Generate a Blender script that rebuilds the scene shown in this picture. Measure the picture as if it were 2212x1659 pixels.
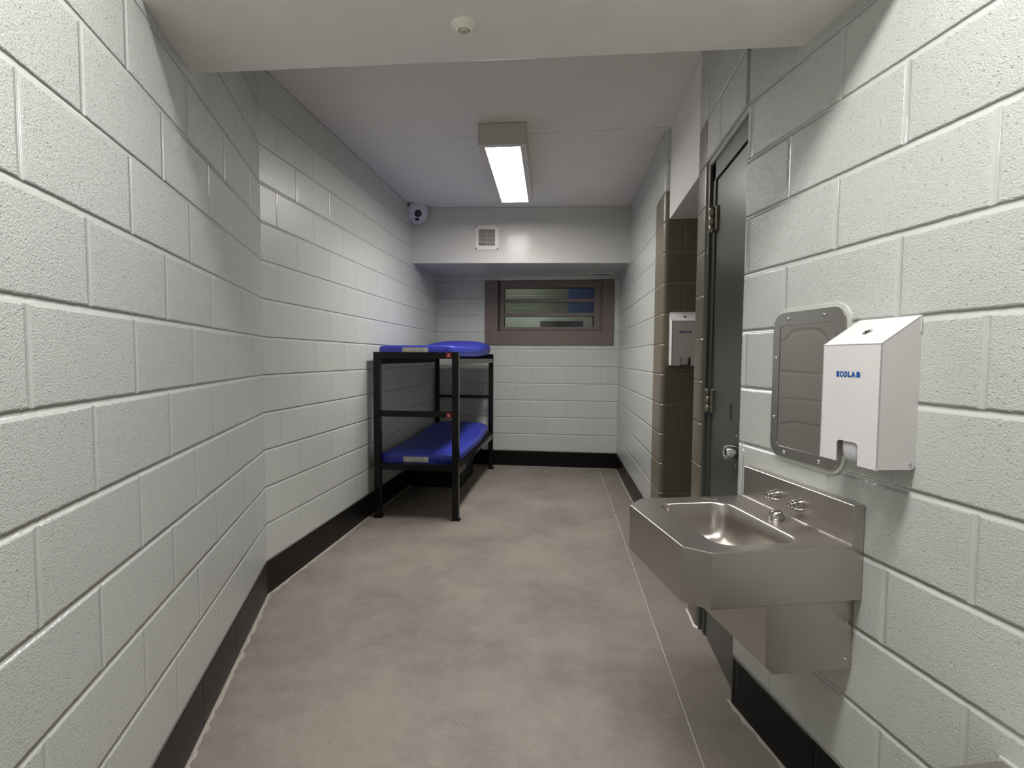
import bpy, bmesh, math, random
from mathutils import Vector, Matrix
from mathutils.geometry import tessellate_polygon
random.seed(4)
C = bpy.context.scene
for o in list(bpy.data.objects):
    bpy.data.objects.remove(o)

# ---------------------------------------------------------------- camera
cam_d = bpy.data.cameras.new('camera'); cam = bpy.data.objects.new('camera', cam_d)
C.collection.objects.link(cam); C.camera = cam
cam_d.sensor_width = 36.0; cam_d.sensor_fit = 'HORIZONTAL'
cam_d.lens = 1083.07 / 2212 * 36.0
cam_d.clip_start = 0.02; cam_d.clip_end = 60
RIGHT = Vector((0.9925068557529126, 0.12201538426627147, 0.006510551882996973))
UP = Vector((-0.01283068243165772, 0.05108393070366214, 0.9986119394500556))
FWD = Vector((-0.12151343494365152, 0.9912127309645582, -0.052266692089488594))
M = Matrix.Identity(4)
for i in range(3):
    M[i][0] = RIGHT[i]; M[i][1] = UP[i]; M[i][2] = -FWD[i]
M[0][3], M[1][3], M[2][3] = 0.0, 0.0, 1.3054
cam.matrix_world = M

# ---------------------------------------------------------------- world, colour management
W = bpy.data.worlds.new('world'); C.world = W; W.use_nodes = True
W.node_tree.nodes['Background'].inputs[0].default_value = (0.5, 0.52, 0.55, 1)
W.node_tree.nodes['Background'].inputs[1].default_value = 0.02
C.view_settings.view_transform = 'Standard'; C.view_settings.look = 'None'
C.view_settings.gamma = 1.0; C.view_settings.use_curve_mapping = False
C.view_settings.exposure = -0.02
FAR_LIGHT = 31.0      # emission of the far diffuser
NEAR_LIGHT = 21.0     # emission of the entry diffuser
OUT_LIGHT = 20.0
LENS_SPREAD = 140.0
FAR_LENS = 19.0        # watts thrown downward by the prismatic lens of the far light
NEAR_LENS = 21.0

# ---------------------------------------------------------------- material helpers
class NT:
    def __init__(s, name):
        s.m = bpy.data.materials.new(name); s.m.use_nodes = True
        s.t = s.m.node_tree; s.b = s.t.nodes['Principled BSDF']
    def n(s, typ, **k):
        x = s.t.nodes.new(typ)
        for a, v in k.items(): setattr(x, a, v)
        return x
    def l(s, a, b): s.t.links.new(a, b)
    def math(s, op, a, b=None, c=None, clamp=False):
        x = s.n('ShaderNodeMath', operation=op, use_clamp=clamp)
        for i, v in enumerate((a, b, c)):
            if v is None: continue
            if isinstance(v, (int, float)): x.inputs[i].default_value = v
            else: s.l(v, x.inputs[i])
        return x.outputs[0]
    def smooth(s, v, a, b, lo=0.0, hi=1.0):
        x = s.n('ShaderNodeMapRange', interpolation_type='SMOOTHSTEP')
        s.l(v, x.inputs[0])
        for i, q in zip((1, 2, 3, 4), (a, b, lo, hi)): x.inputs[i].default_value = q
        return x.outputs[0]
    def noise(s, vec, scale, detail=2.0, rough=0.5):
        x = s.n('ShaderNodeTexNoise'); x.inputs['Scale'].default_value = scale
        x.inputs['Detail'].default_value = detail; x.inputs['Roughness'].default_value = rough
        if vec is not None: s.l(vec, x.inputs['Vector'])
        return x.outputs['Fac']
    def mixc(s, fac, a, b):
        x = s.n('ShaderNodeMix', data_type='RGBA')
        if isinstance(fac, (int, float)): x.inputs[0].default_value = fac
        else: s.l(fac, x.inputs[0])
        for i, v in ((6, a), (7, b)):
            if isinstance(v, tuple): x.inputs[i].default_value = (*v, 1)
            else: s.l(v, x.inputs[i])
        return x.outputs[2]
    def obj(s): return s.n('ShaderNodeTexCoord').outputs['Object']
    def uv(s): return s.n('ShaderNodeUVMap').outputs[0]
    def set(s, **k):
        for a, v in k.items():
            i = s.b.inputs[a.replace('_', ' ')]
            if isinstance(v, (int, float)): i.default_value = v
            elif isinstance(v, tuple): i.default_value = (*v, 1)
            else: s.l(v, i)
    def bump(s, h, dist=1.0, strength=1.0):
        x = s.n('ShaderNodeBump'); x.inputs['Distance'].default_value = dist
        x.inputs['Strength'].default_value = strength
        s.l(h, x.inputs['Height']); s.l(x.outputs[0], s.b.inputs['Normal'])

def plain(name, col, rough=0.5, metal=0.0, bump=0.0, bscale=300, spec=0.5):
    t = NT(name); v = t.obj()
    c = t.mixc(t.noise(v, 9, 3), tuple(x * 0.95 for x in col), tuple(min(1, x * 1.05) for x in col))
    t.set(Base_Color=c, Roughness=rough, Metallic=metal); t.b.inputs['Specular IOR Level'].default_value = spec
    if bump: t.bump(t.math('MULTIPLY', t.noise(v, bscale, 2), bump))
    return t.m

def block(name, col, rough, stip, pits, vdepth=0.0012, hdepth=0.004, joint=None, spec=0.5):
    """painted concrete block in running bond; uv = (metres along the wall, metres up)"""
    t = NT(name); uv = t.uv(); ob = t.obj()
    sp = t.n('ShaderNodeSeparateXYZ'); t.l(uv, sp.inputs[0]); u, v = sp.outputs[0], sp.outputs[1]
    wob = t.math('MULTIPLY', t.math('SUBTRACT', t.noise(ob, 45, 3), 0.5), 0.0035)
    v2 = t.math('ADD', v, wob)
    dv = t.math('PINGPONG', v2, 0.1016)
    row = t.math('FLOOR', t.math('DIVIDE', v, 0.2032))
    par = t.math('MULTIPLY', t.math('FLOORED_MODULO', row, 2.0), 0.2032)
    u2 = t.math('ADD', t.math('ADD', u, par), wob)
    du = t.math('PINGPONG', u2, 0.2032)
    gh = t.smooth(dv, 0.0010, 0.0082); gv = t.smooth(du, 0.0006, 0.0038)
    h = t.math('ADD', t.math('MULTIPLY', gh, hdepth), t.math('MULTIPLY', t.math('MULTIPLY', gv, gh), vdepth))
    st = t.math('MULTIPLY', t.noise(ob, 235, 2.0, 0.55), stip)
    st = t.math('ADD', st, t.math('MULTIPLY', t.noise(ob, 520, 1.0), stip * 0.3))
    # open pores: soft pits where a stretched noise passes a threshold
    mp = t.n('ShaderNodeMapping'); mp.inputs['Scale'].default_value = (1, 1, 1.4); t.l(ob, mp.inputs[0])
    pn = t.smooth(t.noise(mp.outputs[0], 120, 2.0, 0.5), 0.27, 0.37)
    pm = t.math('MULTIPLY', pn, pits)
    inb = t.smooth(t.math('MINIMUM', dv, du), 0.004, 0.012)
    h = t.math('ADD', h, t.math('MULTIPLY', t.math('ADD', st, pm), inb))
    # each block takes the paint a little differently
    cmb = t.n('ShaderNodeCombineXYZ'); t.l(t.math('FLOOR', t.math('DIVIDE', u2, 0.4064)), cmb.inputs[0]); t.l(row, cmb.inputs[1])
    wn = t.n('ShaderNodeTexWhiteNoise', noise_dimensions='2D'); t.l(cmb.outputs[0], wn.inputs[0])
    var = t.math('ADD', t.math('MULTIPLY', wn.outputs[0], 0.5), t.math('MULTIPLY', t.noise(ob, 2.2, 3), 0.5))
    c = t.mixc(var, tuple(x * 0.955 for x in col), tuple(x * 1.045 for x in col))
    if joint:
        g = t.math('MULTIPLY', gh, gv)
        c = t.mixc(g, joint, c)
    t.set(Base_Color=c, Roughness=rough); t.bump(h)
    t.b.inputs['Specular IOR Level'].default_value = spec
    return t.m

WALLC = (0.552, 0.574, 0.545)
M_wall = block('wall_paint', WALLC, 0.18, 0.0021, 0.0015, vdepth=0.0006, hdepth=0.0031, spec=0.65)
M_wallfar = block('wall_paint_smoother', WALLC, 0.17, 0.0009, 0.0005, vdepth=0.0013, hdepth=0.0030, spec=0.65)
M_tan = block('tan_paint', (0.165, 0.142, 0.106), 0.33, 0.0003, 0.0002, joint=(0.25, 0.22, 0.165), hdepth=0.0025, vdepth=0.0025)
M_black = block('black_base_paint', (0.0062, 0.0052, 0.0054), 0.32, 0.0006, 0.0004, vdepth=0.003)
M_black.node_tree.nodes['Principled BSDF'].inputs['Specular IOR Level'].default_value = 0.2
M_ceil = plain('ceiling_paint', (0.84, 0.815, 0.80), 0.42, bump=0.0004, bscale=160)

def ceiling_mat():
    t = NT('ceiling_panels'); v = t.obj()
    sp = t.n('ShaderNodeSeparateXYZ'); t.l(v, sp.inputs[0])
    d = t.math('ABSOLUTE', t.math('SUBTRACT', sp.outputs[1], 3.483))
    brk = t.smooth(t.noise(v, 7, 2), 0.40, 0.52)
    g = t.math('MAXIMUM', t.smooth(d, 0.001, 0.0035), t.math('MULTIPLY', brk, 0.75))
    c = t.mixc(g, (0.32, 0.31, 0.30), t.mixc(t.noise(v, 3, 4), (0.76, 0.74, 0.70), (0.81, 0.79, 0.75)))
    t.set(Base_Color=c, Roughness=0.42); t.bump(t.math('MULTIPLY', t.noise(v, 160, 2), 0.0004)); return t.m
M_ceilp = ceiling_mat()

def soffit_mat():
    t = NT('soffit_gloss_paint'); v = t.obj()
    c = t.mixc(t.noise(v, 4, 4), (0.585, 0.58, 0.55), (0.635, 0.63, 0.60))
    h = t.math('ADD', t.math('MULTIPLY', t.noise(v, 60, 2), 0.00035), t.math('MULTIPLY', t.noise(v, 7, 2), 0.0012))
    t.set(Base_Color=c, Roughness=0.19); t.b.inputs['Specular IOR Level'].default_value = 0.17; t.bump(h); return t.m
M_soffit = soffit_mat()

def floor_mat():
    t = NT('sealed_concrete'); v = t.obj()
    big = t.noise(v, 2.1, 5, 0.62); mid = t.noise(v, 9, 5, 0.65); fine = t.noise(v, 260, 2, 0.7); agg = t.noise(v, 95, 2, 0.6)
    c = t.mixc(t.smooth(big, 0.28, 0.72), (0.190, 0.166, 0.145), (0.292, 0.256, 0.224))
    c = t.mixc(t.math('MULTIPLY', t.smooth(mid, 0.42, 0.70), 0.38), c, (0.33, 0.292, 0.256))
    c = t.mixc(t.math('MULTIPLY', t.smooth(fine, 0.56, 0.70), 0.65), c, (0.50, 0.455, 0.41))
    c = t.mixc(t.math('MULTIPLY', t.smooth(agg, 0.60, 0.72), 0.65), c, (0.17, 0.145, 0.127))
    c = t.mixc(t.math('MULTIPLY', t.smooth(t.noise(v, 5.0, 6, 0.75), 0.50, 0.72), 0.34), c, (0.23, 0.196, 0.170))
    # saw cut running the length of the cell
    sp = t.n('ShaderNodeSeparateXYZ'); t.l(v, sp.inputs[0])
    lx = t.math('ADD', t.math('MULTIPLY', sp.outputs[1], -0.0262), 0.472)
    side = t.smooth(t.math('SUBTRACT', sp.outputs[0], lx), -0.001, 0.001)
    c = t.mixc(t.math('MULTIPLY', side, 0.30), c, (0.17, 0.145, 0.127))
    d = t.math('ABSOLUTE', t.math('SUBTRACT', sp.outputs[0], lx))
    g = t.smooth(d, 0.0016, 0.0030)
    c = t.mixc(g, (0.56, 0.51, 0.45), c)
    t.set(Base_Color=c, Roughness=t.math('ADD', t.math('MULTIPLY', mid, 0.25), 0.42))
    t.b.inputs['Specular IOR Level'].default_value = 0.35
    t.bump(t.math('ADD', t.math('MULTIPLY', g, 0.002), t.math('MULTIPLY', fine, 0.0004))); return t.m
M_floor = floor_mat()

def steel(name, col, rough, axis=0, brush=1.0):
    t = NT(name); v = t.obj(); mp = t.n('ShaderNodeMapping')
    s = [420, 420, 420]; s[axis] = 9; mp.inputs['Scale'].default_value = s; t.l(v, mp.inputs[0])
    br = t.noise(mp.outputs[0], 1.0, 2)
    sm = t.noise(v, 11, 4, 0.6)
    c = t.mixc(sm, tuple(x * 0.9 for x in col), tuple(min(1, x * 1.08) for x in col))
    t.set(Base_Color=c, Metallic=1.0, Roughness=t.math('ADD', t.math('MULTIPLY', sm, 0.06), rough - 0.03))
    t.bump(t.math('MULTIPLY', br, 0.00012 * brush)); return t.m
M_steel = steel('brushed_steel', (0.52, 0.485, 0.455), 0.35)
M_basin = steel('basin_steel', (0.50, 0.465, 0.435), 0.32, brush=0.3)
M_chrome = plain('chrome', (0.72, 0.72, 0.74), 0.12, 1.0)
M_mirror_frame = steel('mirror_frame_steel', (0.40, 0.385, 0.37), 0.13, brush=0.15)
def mirror_mat():
    t = NT('polished_steel_mirror'); v = t.obj()
    t.set(Base_Color=(0.40, 0.385, 0.36), Metallic=1.0, Roughness=0.045)
    t.bump(t.math('MULTIPLY', t.noise(v, 4.5, 0.0), 0.0026)); return t.m
M_mirror = mirror_mat()
M_white = plain('white_powder_coat', (0.74, 0.71, 0.71), 0.38, bump=0.00012, bscale=700)
M_nozzle = plain('grey_plastic', (0.60, 0.60, 0.63), 0.4)
M_dark = plain('void_shade', (0.012, 0.011, 0.014), 0.6)  # near-black colour stands in for the shade inside gaps and openings
M_blue_ink = plain('blue_ink', (0.006, 0.085, 0.36), 0.45)
M_door = plain('door_paint', (0.062, 0.066, 0.059), 0.30, bump=0.00035, bscale=240)
M_doorframe = plain('door_frame_paint', (0.050, 0.055, 0.048), 0.30, bump=0.0002, bscale=240)
M_hinge = plain('worn_bronze', (0.22, 0.205, 0.165), 0.30, 0.85)
M_bunk = plain('black_gloss_steel', (0.0055, 0.0052, 0.0054), 0.22, bump=0.00015, bscale=300, spec=0.30)
M_bunkdull = plain('black_dull_steel', (0.006, 0.006, 0.007), 0.6, spec=0.25)
def vinyl():
    t = NT('blue_vinyl'); v = t.obj()
    c = t.mixc(t.noise(v, 5, 3), (0.026, 0.037, 0.32), (0.032, 0.045, 0.385))
    h = t.math('ADD', t.math('MULTIPLY', t.noise(v, 14, 3), 0.0022), t.math('MULTIPLY', t.noise(v, 500, 1), 0.0001))
    t.set(Base_Color=c, Roughness=0.44); t.bump(h); return t.m
M_vinyl = vinyl()
M_seam = plain('blue_piping', (0.010, 0.013, 0.11), 0.5)
def label_mat():
    t = NT('printed_label'); v = t.obj(); mp = t.n('ShaderNodeMapping'); mp.inputs['Scale'].default_value = (520, 1, 22); t.l(v, mp.inputs[0])
    a = t.smooth(t.noise(mp.outputs[0], 1.0, 3, 0.7), 0.47, 0.60)
    b = t.smooth(t.noise(v, 24, 2), 0.40, 0.55)
    c = t.mixc(t.math('MULTIPLY', t.math('MULTIPLY', a, b), 0.75), (0.60, 0.58, 0.53), (0.13, 0.13, 0.12))
    t.set(Base_Color=c, Roughness=0.5); return t.m
M_label = label_mat()
M_red = plain('red_plate', (0.32, 0.012, 0.018), 0.45)
M_letter = plain('white_letter', (0.75, 0.70, 0.66), 0.5)
M_brown = plain('brown_window_paint', (0.165, 0.128, 0.117), 0.34, bump=0.0003, bscale=130)
M_fixture = plain('fixture_paint', (0.62, 0.60, 0.565), 0.45)
M_cream = plain('cream_plastic', (0.86, 0.85, 0.74), 0.4)
M_camw = plain('camera_white', (0.62, 0.61, 0.65), 0.35)
M_camhouse = plain('camera_housing_paint', (0.55, 0.545, 0.50), 0.4)
M_lens = plain('dark_lens', (0.012, 0.010, 0.018), 0.12)
M_caulk = plain('pale_caulk', (0.40, 0.36, 0.315), 0.8, bump=0.002, bscale=60)
M_whitecaulk = plain('white_caulk', (0.66, 0.62, 0.62), 0.6, bump=0.001, bscale=70)
M_sealant = plain('painted_sealant', (0.58, 0.595, 0.545), 0.3, bump=0.0012, bscale=60)
M_grille = plain('grille_paint', (0.72, 0.70, 0.67), 0.4)
M_slat = plain('grille_slat_paint', (0.50, 0.47, 0.43), 0.5)
M_outwall = block('outer_wall_paint', (0.165, 0.172, 0.138), 0.4, 0.0003, 0.0002, hdepth=0.0008, vdepth=0.0008)
M_outblue = plain('blue_outer_paint', (0.055, 0.095, 0.30), 0.4)
M_outpale = plain('pale_outer_paint', (0.72, 0.76, 0.68), 0.35)
M_outdark = plain('outer_dark_glass', (0.055, 0.065, 0.05), 0.15)
def emit(name, strength, col):
    t = NT(name); v = t.obj()
    t.set(Base_Color=(0.8, 0.8, 0.8), Roughness=0.4)
    t.b.inputs['Emission Color'].default_value = (*col, 1); t.b.inputs['Emission Strength'].default_value = strength
    return t.m
M_em_far = emit('far_diffuser', FAR_LIGHT, (1.0, 0.965, 0.935))
M_em_near = emit('entry_diffuser', NEAR_LIGHT, (1.0, 0.98, 0.955))
M_em_out = emit('outer_diffuser', OUT_LIGHT, (0.95, 1.0, 0.90))
def glass():
    t = NT('window_glass'); t.set(Base_Color=(0.86, 0.90, 0.87), Roughness=0.0, IOR=1.45)
    t.b.inputs['Transmission Weight'].default_value = 1.0
    return t.m
M_glass = glass()

# ---------------------------------------------------------------- mesh helpers
class MB:
    def __init__(s): s.v = []; s.f = []; s.uv = {}; s.sm = []
    def add(s, vs, fs, smooth=False):
        b = len(s.v); s.v += [tuple(x) for x in vs]
        for f in fs: s.f.append(tuple(b + i for i in f)); s.sm.append(smooth)
        return s
    def box(s, a, b):
        x0, y0, z0 = a; x1, y1, z1 = b
        return s.add([(x0, y0, z0), (x1, y0, z0), (x1, y1, z0), (x0, y1, z0), (x0, y0, z1), (x1, y0, z1), (x1, y1, z1), (x0, y1, z1)],
              [(0, 3, 2, 1), (4, 5, 6, 7), (0, 1, 5, 4), (1, 2, 6, 5), (2, 3, 7, 6), (3, 0, 4, 7)])
    def rings(s, rings, cap0=True, cap1=True, closed=True, smooth=True):
        n = len(rings[0]); vs = [p for r in rings for p in r]; fs = []
        for i in range(len(rings) - 1):
            for j in range(n if closed else n - 1):
                k = (j + 1) % n; fs.append((i * n + j, i * n + k, (i + 1) * n + k, (i + 1) * n + j))
        s.add(vs, fs, smooth)
        if cap0: s.add(rings[0], [tuple(range(n))[::-1]])
        if cap1: s.add(rings[-1], [tuple(range(n))])
        return s
    def lathe(s, prof, mat=Matrix.Identity(4), n=28, smooth=True):
        rr = []
        for r, z in prof:
            rr.append([tuple(mat @ Vector((r * math.cos(2 * math.pi * j / n), r * math.sin(2 * math.pi * j / n), z))) for j in range(n)])
        return s.rings(rr, True, True, True, smooth)
    def prism(s, outer, holes, f0, f1):
        """outline(s) in 2-D; f0, f1 map (a, b) to the two faces"""
        loops = [outer] + list(holes); flat = [p for l in loops for p in l]
        tris = tessellate_polygon([[Vector((p[0], p[1], 0)) for p in l] for l in loops])
        n = len(flat); A = [f0(*p) for p in flat]; B = [f1(*p) for p in flat]
        s.add(A, [tuple(t) for t in tris]); s.add(B, [tuple(t)[::-1] for t in tris])
        k = 0
        for l in loops:
            m = len(l); vs = [f0(*p) for p in l] + [f1(*p) for p in l]
            s.add(vs, [(i, (i + 1) % m, m + (i + 1) % m, m + i) for i in range(m)])
        return s
    def shift(s, d):
        s.v = [(x + d[0], y + d[1], z + d[2]) for x, y, z in s.v]; return s
    def build(s, name, mat, parent=None, bevel=0.0, seg=2, autosmooth=None):
        me = bpy.data.meshes.new(name); me.from_pydata(s.v, [], s.f)
        bm = bmesh.new(); bm.from_mesh(me)
        for f, q in zip(bm.faces, s.sm): f.smooth = q
        bmesh.ops.remove_doubles(bm, verts=bm.verts, dist=1e-6)
        bmesh.ops.recalc_face_normals(bm, faces=bm.faces)
        if bevel:
            es = [e for e in bm.edges if len(e.link_faces) == 2 and e.calc_face_angle(0) > 0.6]
            r = bmesh.ops.bevel(bm, geom=es, offset=bevel, segments=seg, affect='EDGES', profile=0.5, clamp_overlap=True)
        bm.to_mesh(me); bm.free()
        me.materials.append(mat)
        o = bpy.data.objects.new(name, me); C.collection.objects.link(o)
        if parent is not None: o.parent = parent
        if autosmooth:
            for p in me.polygons: p.use_smooth = True
            try: me.set_sharp_from_angle(angle=autosmooth)
            except Exception: pass
        return o

def tag(o, label=None, cat=None, group=None, kind=None):
    if label: o['label'] = label
    if cat: o['category'] = cat
    if group: o['group'] = group
    if kind: o['kind'] = kind
    return o
def empty(name, loc, rz=0.0, label=None, cat=None, group=None, kind=None):
    o = bpy.data.objects.new(name, None); C.collection.objects.link(o); o.empty_display_size = 0.05
    o.location = loc; o.rotation_euler = (0, 0, rz)
    return tag(o, label, cat, group, kind)
def rrect(x0, x1, y0, y1, r, n=6):
    out = []
    for cx, cy, a in ((x1 - r, y1 - r, 0), (x0 + r, y1 - r, 90), (x0 + r, y0 + r, 180), (x1 - r, y0 + r, 270)):
        for i in range(n + 1):
            t = math.radians(a + 90 * i / n); out.append((cx + r * math.cos(t), cy + r * math.sin(t)))
    return out

DAT = 0.018           # the floor stands this far above the block coursing
ZC = 2.827            # ceiling
ZB = 0.2032 - DAT     # top of the black course

def walls(name, segs, mat, kind='structure', label=None, cat=None):
    """segs: (origin2d, dir2d, outward2d, thickness, [(s0,s1,z0,z1)], u offset) -> one mesh of slabs with running-bond uv"""
    me = bpy.data.meshes.new(name); V = []; F = []; UV = []
    for o, d, w, t, rects, uo in segs:
        for s0, s1, z0, z1 in rects:
            b = len(V); idx = []
            for k in (0, 1):
                for s_, z_ in ((s0, z0), (s1, z0), (s1, z1), (s0, z1)):
                    V.append((o[0] + d[0] * s_ + w[0] * t * k, o[1] + d[1] * s_ + w[1] * t * k, z_)); idx.append((s_ + uo + (0.1 * k), z_ + DAT))
            for f in ((0, 1, 2, 3), (7, 6, 5, 4), (0, 4, 5, 1), (1, 5, 6, 2), (2, 6, 7, 3), (3, 7, 4, 0)):
                F.append(tuple(b + i for i in f)); UV.append([idx[i] for i in f])
    me.from_pydata(V, [], F); uvl = me.uv_layers.new(name='UVMap')
    for p, u in zip(me.polygons, UV):
        for li, q in zip(p.loop_indices, u): uvl.data[li].uv = q
    bm = bmesh.new(); bm.from_mesh(me); bmesh.ops.recalc_face_normals(bm, faces=bm.faces); bm.to_mesh(me); bm.free()
    me.materials.append(mat); o = bpy.data.objects.new(name, me); C.collection.objects.link(o)
    return tag(o, label, cat, None, kind)

def poly_wall(name, pts, z0, z1, mat, uo=0.0, rounds={}, label=None, cat=None, kind='structure'):
    """vertical prism over a plan outline, chosen corners rounded to a bullnose; u = running length"""
    P = []
    n = len(pts)
    for i, p in enumerate(pts):
        if i in rounds:
            r = rounds[i]; a = Vector(pts[i - 1]) - Vector(p); b = Vector(pts[(i + 1) % n]) - Vector(p); a.normalize(); b.normalize()
            half = a.angle(b) / 2; t = r / math.tan(half); c = Vector(p) + (a + b).normalized() * (r / math.sin(half))
            s0 = Vector(p) + a * t; s1 = Vector(p) + b * t
            for k in range(7):
                q = s0.lerp(s1, k / 6) - c; q.normalize(); P.append(tuple(c + q * r))
        else: P.append(tuple(p))
    L = [0.0]
    for i in range(len(P)): L.append(L[-1] + (Vector(P[(i + 1) % len(P)]) - Vector(P[i])).length)
    me = bpy.data.meshes.new(name); m = len(P)
    V = [(x, y, z0) for x, y in P] + [(x, y, z1) for x, y in P]; F = []; UV = []
    for i in range(m):
        j = (i + 1) % m; F.append((i, j, m + j, m + i)); UV.append([(L[i] + uo, z0 + DAT), (L[i + 1] + uo, z0 + DAT), (L[i + 1] + uo, z1 + DAT), (L[i] + uo, z1 + DAT)])
    F.append(tuple(range(m))[::-1]); UV.append([P[i] for i in range(m)][::-1])
    F.append(tuple(range(m, 2 * m))); UV.append([P[i] for i in range(m)])
    me.from_pydata(V, [], F); uvl = me.uv_layers.new(name='UVMap')
    for p, u in zip(me.polygons, UV):
        for li, q in zip(p.loop_indices, u): uvl.data[li].uv = q
    bm = bmesh.new(); bm.from_mesh(me); bmesh.ops.recalc_face_normals(bm, faces=bm.faces); bm.to_mesh(me); bm.free()
    for p in me.polygons: p.use_smooth = True
    try: me.set_sharp_from_angle(angle=0.6)
    except Exception: pass
    me.materials.append(mat); o = bpy.data.objects.new(name, me); C.collection.objects.link(o)
    return tag(o, label, cat, None, kind)

# ---------------------------------------------------------------- room shell
BEND = (-1.6482, 2.5022); aL = -0.37656; dLN = (math.sin(aL), math.cos(aL)); wLN = (-math.cos(aL), math.sin(aL))
RN0 = (0.7234, 1.5); aR = -0.2564; dRN = (math.sin(aR), math.cos(aR)); nRN = (-math.cos(aR), math.sin(aR)); wRN = (-nRN[0], -nRN[1])
YB = 5.9715
S_END = 0.462
T = 0.14
def RN(s, n=0.0): return (RN0[0] + dRN[0] * s + nRN[0] * n, RN0[1] + dRN[1] * s + nRN[1] * n)

tag(MB().box((-1.95, -1.1, -0.1), (1.75, 6.12, 0.0)).build('floor', M_floor), None, None, None, 'structure')
tag(MB().box((-1.95, -1.1, ZC), (1.75, 6.12, ZC + 0.1)).build('ceiling', M_ceilp), None, None, None, 'structure')
LNS = (BEND, dLN, wLN, T); LFS = (BEND, (0, 1), (-1, 0), T)
walls('wall_left', [(*LNS, [(-3.75, 0.0, ZB, ZC)], -0.19)], M_wall)
walls('wall_left_far', [(*LFS, [(0.0, 3.47, ZB, ZC)], -0.1486)], M_wallfar)
walls('baseboard_left', [(*LNS, [(-3.75, 0.0, 0, ZB)], -0.19), (*LFS, [(0.0, 3.47, 0, ZB)], -0.1486)], M_black)
# back wall with the window opening
WX0, WX1, WZ0, WZ1 = -1.064, 0.457, 1.459, 2.226
BKS = ((0, YB), (1, 0), (0, 1), T)
walls('wall_back', [(*BKS, [(-1.70, WX0, ZB, ZC), (WX1, 0.66, ZB, ZC), (WX0, WX1, ZB, WZ0), (WX0, WX1, WZ1, ZC)], -0.12)], M_wallfar)
walls('baseboard_back', [(*BKS, [(-1.70, 0.60, 0, ZB)], -0.12)], M_black)
# right side: entry wall, door wall, pier, alcove, far wall
RNS = (RN0, dRN, wRN, T)
ep = RN(S_END)
k0 = RN(0.30)
walls('wall_right', [(*RNS, [(-2.75, 0.30, ZB, ZC)], -0.0155)], M_wall)
jam = RN(S_END, -T)
poly_wall('wall_right_corner', [k0, ep, (ep[0] + 0.16, ep[1] + 0.03), RN(0.30, -T)], ZB, ZC, M_wall, 0.30 - 0.0155, {1: 0.022})
walls('baseboard_right', [(*RNS, [(-2.75, 0.30, 0, ZB)], -0.0155)], M_black)
poly_wall('baseboard_right_corner', [k0, ep, (ep[0] + 0.16, ep[1] + 0.03), RN(0.30, -T)], 0, ZB, M_black, 0.30 - 0.0155, {1: 0.022})
XD = 0.604; DY0 = 1.955; DY1 = 2.475; PY1 = 2.645; ZD = 2.2172
walls('wall_over_door', [((XD, 0), (0, 1), (1, 0), 0.2, [(ep[1] - 0.0, DY1, ZD, ZC)], -0.03)], M_wall)
ZT = 12 * 0.2032 - DAT
pier = [(XD + 0.2, DY1), (XD, DY1), (XD, PY1), (1.45, PY1), (1.45, DY1 + 0.06), (XD + 0.2, DY1 + 0.06)]
poly_wall('wall_pier', pier, 0.0, ZT, M_tan, 0.05, {1: 0.022, 2: 0.022})
poly_wall('wall_pier_upper', pier, ZT, ZC, M_wall, 0.05, {1: 0.022, 2: 0.022})
RFd = (math.sin(-0.0308), math.cos(-0.0308))
def RF(y): return 0.5134 - 0.0308 * (y - YB)
AY = 3.5; TY = 3.785
alc = [(RF(TY), TY), (RF(AY), AY), (1.45, AY), (1.45, AY + 0.14), (RF(AY) + 0.3, AY + 0.14), (RF(TY) + 0.3, TY)]
poly_wall('wall_alcove', alc, 0.0, ZT, M_tan, -0.0, {1: 0.033})
poly_wall('wall_alcove_upper', alc, ZT, ZC, M_wallfar, 0.0, {1: 0.033})
RFS = ((0.5134, YB), RFd, (RFd[1], -RFd[0]), 0.2)
walls('wall_right_far', [(*RFS, [((TY - YB) / RFd[1], 0.1, ZB, ZC)], -0.02)], M_wallfar)
walls('baseboard_right_far', [(*RFS, [((TY - YB) / RFd[1], 0.1, 0, ZB)], -0.02)], M_black)
walls('wall_alcove_end', [((1.45, 0), (0, 1), (1, 0), T, [(DY1, AY + 0.1, 0, ZC)], 0.0)], M_tan)
walls('wall_front', [((0, -0.85), (1, 0), (0, -1), T, [(-0.5, 1.55, 0, ZC)], 0.0)], M_wall)
# bulkhead over the alcove, beam, soffit
tag(MB().box((XD + 0.018, PY1 - 0.004, 11 * 0.2032), (1.45, AY + 0.005, ZC)).build('ceiling_alcove', M_ceil, bevel=0.004), None, None, None, 'structure')
def flat_prism(name, pts, z0, z1, mat, bevel=0.0):
    return tag(MB().prism(pts, [], lambda a, b: (a, b, z1), lambda a, b: (a, b, z0)).build(name, mat, bevel=bevel), None, None, None, 'structure')
flat_prism('ceiling_beam', [(-1.30, 1.256), (0.95, 1.281), (0.85, 1.676), (-1.50, 1.591)], 2.254, ZC, M_ceil, 0.004)
flat_prism('ceiling_soffit', [(-1.72, 5.024), (0.68, 5.224), (0.68, YB + 0.01), (-1.72, YB + 0.01)], 2.265, ZC, M_soffit, 0.006)

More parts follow.
